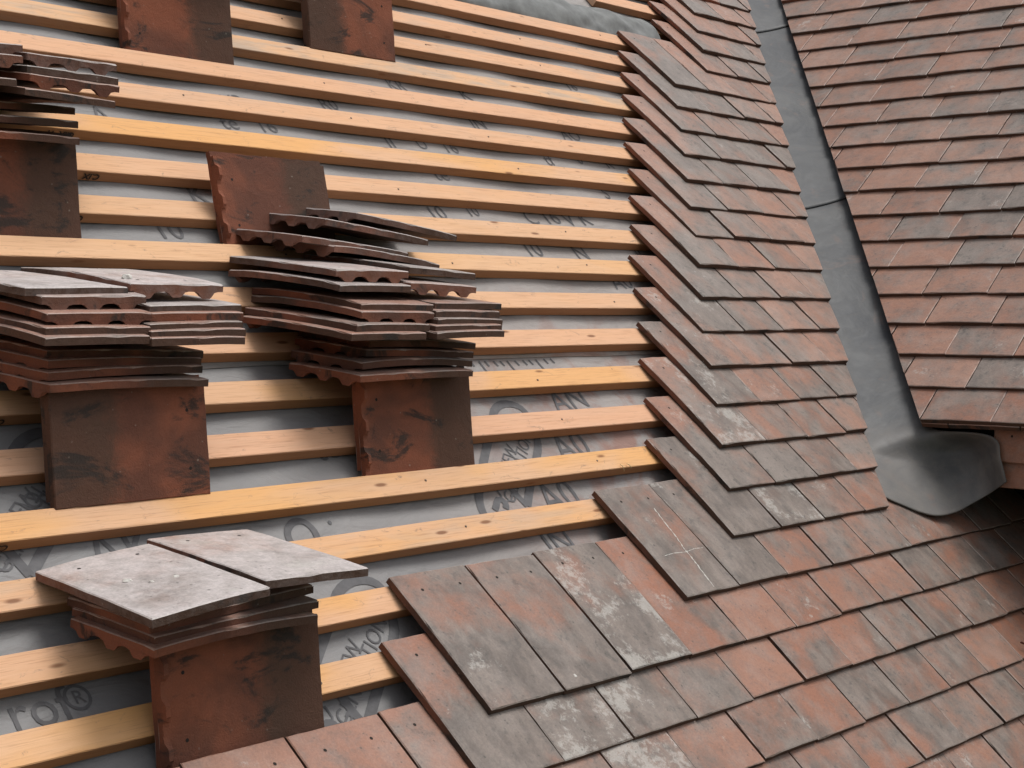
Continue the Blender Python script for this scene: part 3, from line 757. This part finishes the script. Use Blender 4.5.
qa = [(1290, 2150), (860, 1320), (70, 890)]
q_sections = [(1880, 2300, 7), (915, 1925, 3.5)]
for (a, b, dn) in q_sections:
    n = max(3, int((b-a)/110)); S_ = []
    for j in range(n+1):
        q = b + (a-b)*j/n
        S_.append([p + WZ*dn*0.7 + AZ*dn*0.7 + AZ*(1.5*noise.noise(Vector((q*0.01, i*0.7, 0)))) for i, p in enumerate(valley_sec(q))])
    loft('lead_sheet', S_, 16, n*6, M_LEAD, 4.0, rust, root)
secs = [valley_sec(q) for q in (955, 840, 725, 610, 495, 380, 280, 190, 110, 66)]
secs.append(valley_sec(15))
secs.append([onA(*t) for t in ((858, 455, 14), (874, 458, 27), (891, 461, 39), (904, 462, 50), (919, 461, 65), (937, 458, 86), (955, 453, 116), (973, 446, 158), (991, 437, 222))])
secs.append([onA(*t) for t in ((867, 474, 24), (882, 478, 32), (899, 482, 39), (913, 485, 47), (929, 486, 58), (947, 483, 77), (965, 477, 108), (983, 469, 150), (1000, 460, 207))])
secs.append([onA(*t) for t in ((876, 491, 36), (890, 499, 40), (906, 506, 42), (921, 512, 45), (938, 515.5, 52), (956, 512, 66), (973, 503, 92), (990, 493, 132), (1006, 482, 184))])
ft = loft('lead_foot', secs, 40, 150, M_LEAD, 3.0, rust, root)
foot_pale = ft.data.attributes.new('foot_light_dust', 'FLOAT', 'POINT')  # paler colour painted to lift the shaded foot, with some brown dust
for i_, v_ in enumerate(ft.data.vertices):
    t_ = (i_//41)/150; t_ = min(1, max(0, (t_ - .62)/.22 + .25*noise.noise(v_.co*9))); foot_pale.data[i_].value = t_*t_*(3-2*t_)

# ------------------------------------------------------------------ WING under-structure
def slab(name, pts, thick_vec, mat, parent=None):
    V = [p*MM for p in pts] + [(p+thick_vec)*MM for p in pts]; n = len(pts)
    Fc = [tuple(range(n)), tuple(range(n, 2*n))[::-1]] + [(i, n+i, n+(i+1) % n, (i+1) % n) for i in range(n)]
    return mesh_obj(name, V, Fc, mat, parent=parent)
deck = empty('wing_roof_frame'); tag(deck, 'eave framing of the right-hand roof with near-black boards added to darken the gap', 'roof framing')
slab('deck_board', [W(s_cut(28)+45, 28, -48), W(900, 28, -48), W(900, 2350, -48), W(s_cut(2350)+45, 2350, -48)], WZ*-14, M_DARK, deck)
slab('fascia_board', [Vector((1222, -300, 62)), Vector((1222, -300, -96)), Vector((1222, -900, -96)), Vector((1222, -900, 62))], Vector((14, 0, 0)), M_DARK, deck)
slab('gap_blocker_back', [Vector((1560, 150, 330)), Vector((1560, 150, -700)), Vector((1560, -900, -700)), Vector((1560, -900, 330))], Vector((14, 0, 0)), M_DARK, deck)  # this board, the end and the ceiling are added to keep the gap dark
slab('gap_blocker_end', [Vector((1222, -905, 62)), Vector((1222, -905, -760)), Vector((1560, -905, -760)), Vector((1560, -905, 330))], Vector((0, -12, 0)), M_DARK, deck)
slab('gap_blocker_top', [Vector((1236, -250, 40)), Vector((1560, -250, 40)), Vector((1560, -900, 40)), Vector((1236, -900, 40))], Vector((0, 0, 10)), M_DARK, deck)
slab('shade_strip', [A(1225, -207, 43), A(2100, -207, 43), A(2100, -60, 43), A(1330, -60, 43)], AZ*3, M_DARK, deck)  # near-black strip added in place of the deep shade under the lead foot
# tiles hung under the eave on the fascia
hz = [(-94, 150, 6), (-36, 95, 18)]
for ci, (zt, L, xo) in enumerate(hz):
    y = -286 - (5 if ci else -2); j = 0
    while y > -800:
        j += 1
        me = tile_mesh(7000+ci*10+j, camber=1, nibs=False, L=L)
        ex, ez, ey = Vector((0, -1, 0)), Vector((-1, 0, 0.10)).normalized(), Vector((-0.10, 0, -1)).normalized()*-1
        p = Vector((1221-xo, y, zt+L))
        lab = f"orange clay tile hung under the right-hand eave, {'lower' if ci == 0 else 'upper'} row, {ORD[j]} from left"
        if j > 1: lab = 'clay tile hung under the right-hand eave, just outside the picture'
        tile_obj(me, frame(ex, ey, ez, p), (.25, .2, .1), lab, 'clay tiles hung under the eave')
        y -= P

# ------------------------------------------------------------------ mortar crumbs and the lime streak
M_LIME = mat_plain('lime_mortar', (0.55, 0.53, 0.49), 0.9, 0.3, 200)
def crumb(p, r, label, seed):
    bm = bmesh.new(); bmesh.ops.create_icosphere(bm, subdivisions=2, radius=r*MM)
    for v in bm.verts: v.co *= 1 + 0.45*noise.noise(v.co/(r*MM)*1.3 + Vector((seed, 0, 0))); v.co.z *= .6
    me = bpy.data.meshes.new('crumb'); bm.to_mesh(me); bm.free(); me.materials.append(M_LIME)
    o = bpy.data.objects.new('mortar_crumb', me); COL.objects.link(o); o.location = p*MM
    tag(o, label, 'mortar crumb', 'mortar crumbs on the tiles')
def on_plane(x, y, P0, nn):
    d = (CR[0]*(x-512)/F + CR[1]*(y-384)/F + CR[2]); return CP + d*((P0-CP).dot(nn)/d.dot(nn))
crumb(onA(574, 676, 43), 5, 'pale mortar crumb near the lower edge of the big bottom course', 1)
r_, t_ = R(6.5), R(5); e1_ = Vector((math.cos(r_), 0, math.sin(r_))); e2_ = Vector((0, math.cos(t_), math.sin(t_))); n6 = e1_.cross(e2_).normalized(); p6 = Vector((-1166.6, -308.2, -55))
crumb(on_plane(127, 581, p6, n6), 6, 'largest pale mortar crumb on the lower left pile', 2)
crumb(on_plane(152, 582, p6, n6), 3.5, 'middle tiny mortar crumb on the lower left pile', 3)
crumb(on_plane(176, 577, p6, n6), 4.5, 'right-hand mortar crumb on the lower left pile', 4)
crumb(Vector((-885, 112, 341)), 8, 'white mortar lump on the pile at mid left edge', 5)

for o in [x for x in COL.objects if x.get('label', '').endswith('first from left in first laid course below valley foot')]:
    def surf(x, y):
        hit, loc, nn, ix = o.ray_cast(Vector((x*MM, y*MM, 0.05)), Vector((0, 0, -1)))
        return loc.z if hit else 0.014
    for name_, pts_ in (('lime_streak', [(118, -62), (112, -95), (108, -130), (101, -160), (99, -190), (93, -225), (89, -262)]), ('lime_streak', [(30, -172), (60, -170), (98, -172), (130, -168), (160, -169)])):
        V = []; Fc = []; rr = random.Random(9); last = None; npt = 0
        for a_, b_ in zip(pts_, pts_[1:]):
            for j in range(8):
                t = j/8; x = a_[0]+(b_[0]-a_[0])*t+rr.uniform(-1, 1); y = a_[1]+(b_[1]-a_[1])*t
                w = rr.uniform(.4, 1.9) if len(pts_) > 6 else rr.uniform(.2, .9)
                dx, dy = (w, 0) if len(pts_) > 6 else (0, w)
                for sg in (-1, 1): V.append((( x+sg*dx)*MM, (y+sg*dy)*MM, surf(x, y)+0.0004))
                npt += 1
        for j in range(npt-1): Fc.append((2*j, 2*j+1, 2*j+3, 2*j+2))
        mesh_obj(name_, V, Fc, M_LIME, parent=o)

# ------------------------------------------------------------------ leaf at the right edge
c = A(1003, -612, 52)
V = []; n = 10
for i in range(n+1):
    t = i/n; w = 7*math.sin(math.pi*min(1, t*1.02+.01))**0.8+0.3
    for sg in (-1, 0, 1):
        V.append((c + AX*(52*t-20) + AY*(-sg*w*.6 - 44*t+18) + AX*sg*w + AZ*(4*abs(sg)+6*t*(1-t)))*MM)
Fc = []
for i in range(n):
    b = i*3; Fc += [(b, b+3, b+4, b+1), (b+1, b+4, b+5, b+2)]
lf = mesh_obj('dry_leaf', V, Fc, M_LEAF, smooth=True); lf.modifiers.new('s', 'SOLIDIFY').thickness = 0.0006
tag(lf, 'narrow curled brown leaf on the laid tiles at the right edge', 'leaf')

# ------------------------------------------------------------------ ground far below
g = mesh_obj('ground', [(-400, -400, -6), (400, -400, -6), (400, 400, -6), (-400, 400, -6)], [(0, 1, 2, 3)], M_GRASS); g['kind'] = 'structure'

# ------------------------------------------------------------------ light
EL, AZM = 71.0, -48.0                      # sun elevation; direction it comes from: angle from +x axis, ccw
wd = bpy.data.worlds.new('World'); scn.world = wd; wd.use_nodes = True
nt = wd.node_tree; bg = nt.nodes['Background']
sky = nt.nodes.new('ShaderNodeTexSky'); sky.sky_type = 'NISHITA'; sky.sun_disc = False
sky.sun_elevation = R(EL); sky.sun_rotation = R(90-AZM); sky.dust_density = 4.0; sky.air_density = 1.0; sky.ozone_density = 1.0
hs = nt.nodes.new('ShaderNodeHueSaturation'); hs.inputs['Saturation'].default_value = 0.25
nt.links.new(sky.outputs[0], hs.inputs['Color']); nt.links.new(hs.outputs[0], bg.inputs[0]); bg.inputs[1].default_value = 0.12
sl = bpy.data.lights.new('sun', 'SUN'); sl.energy = 1.5; sl.angle = R(26); sl.color = (1, 0.965, 0.92)
so = bpy.data.objects.new('sun', sl); COL.objects.link(so)
d = Vector((math.cos(R(EL))*math.cos(R(AZM)), math.cos(R(EL))*math.sin(R(AZM)), math.sin(R(EL))))
so.rotation_euler = d.to_track_quat('Z', 'Y').to_euler()
vs = scn.view_settings; vs.view_transform = 'Standard'; vs.look = 'None'; vs.exposure = 0.25; vs.gamma = 1.0; vs.use_curve_mapping = False
scn.cycles.max_bounces = 4
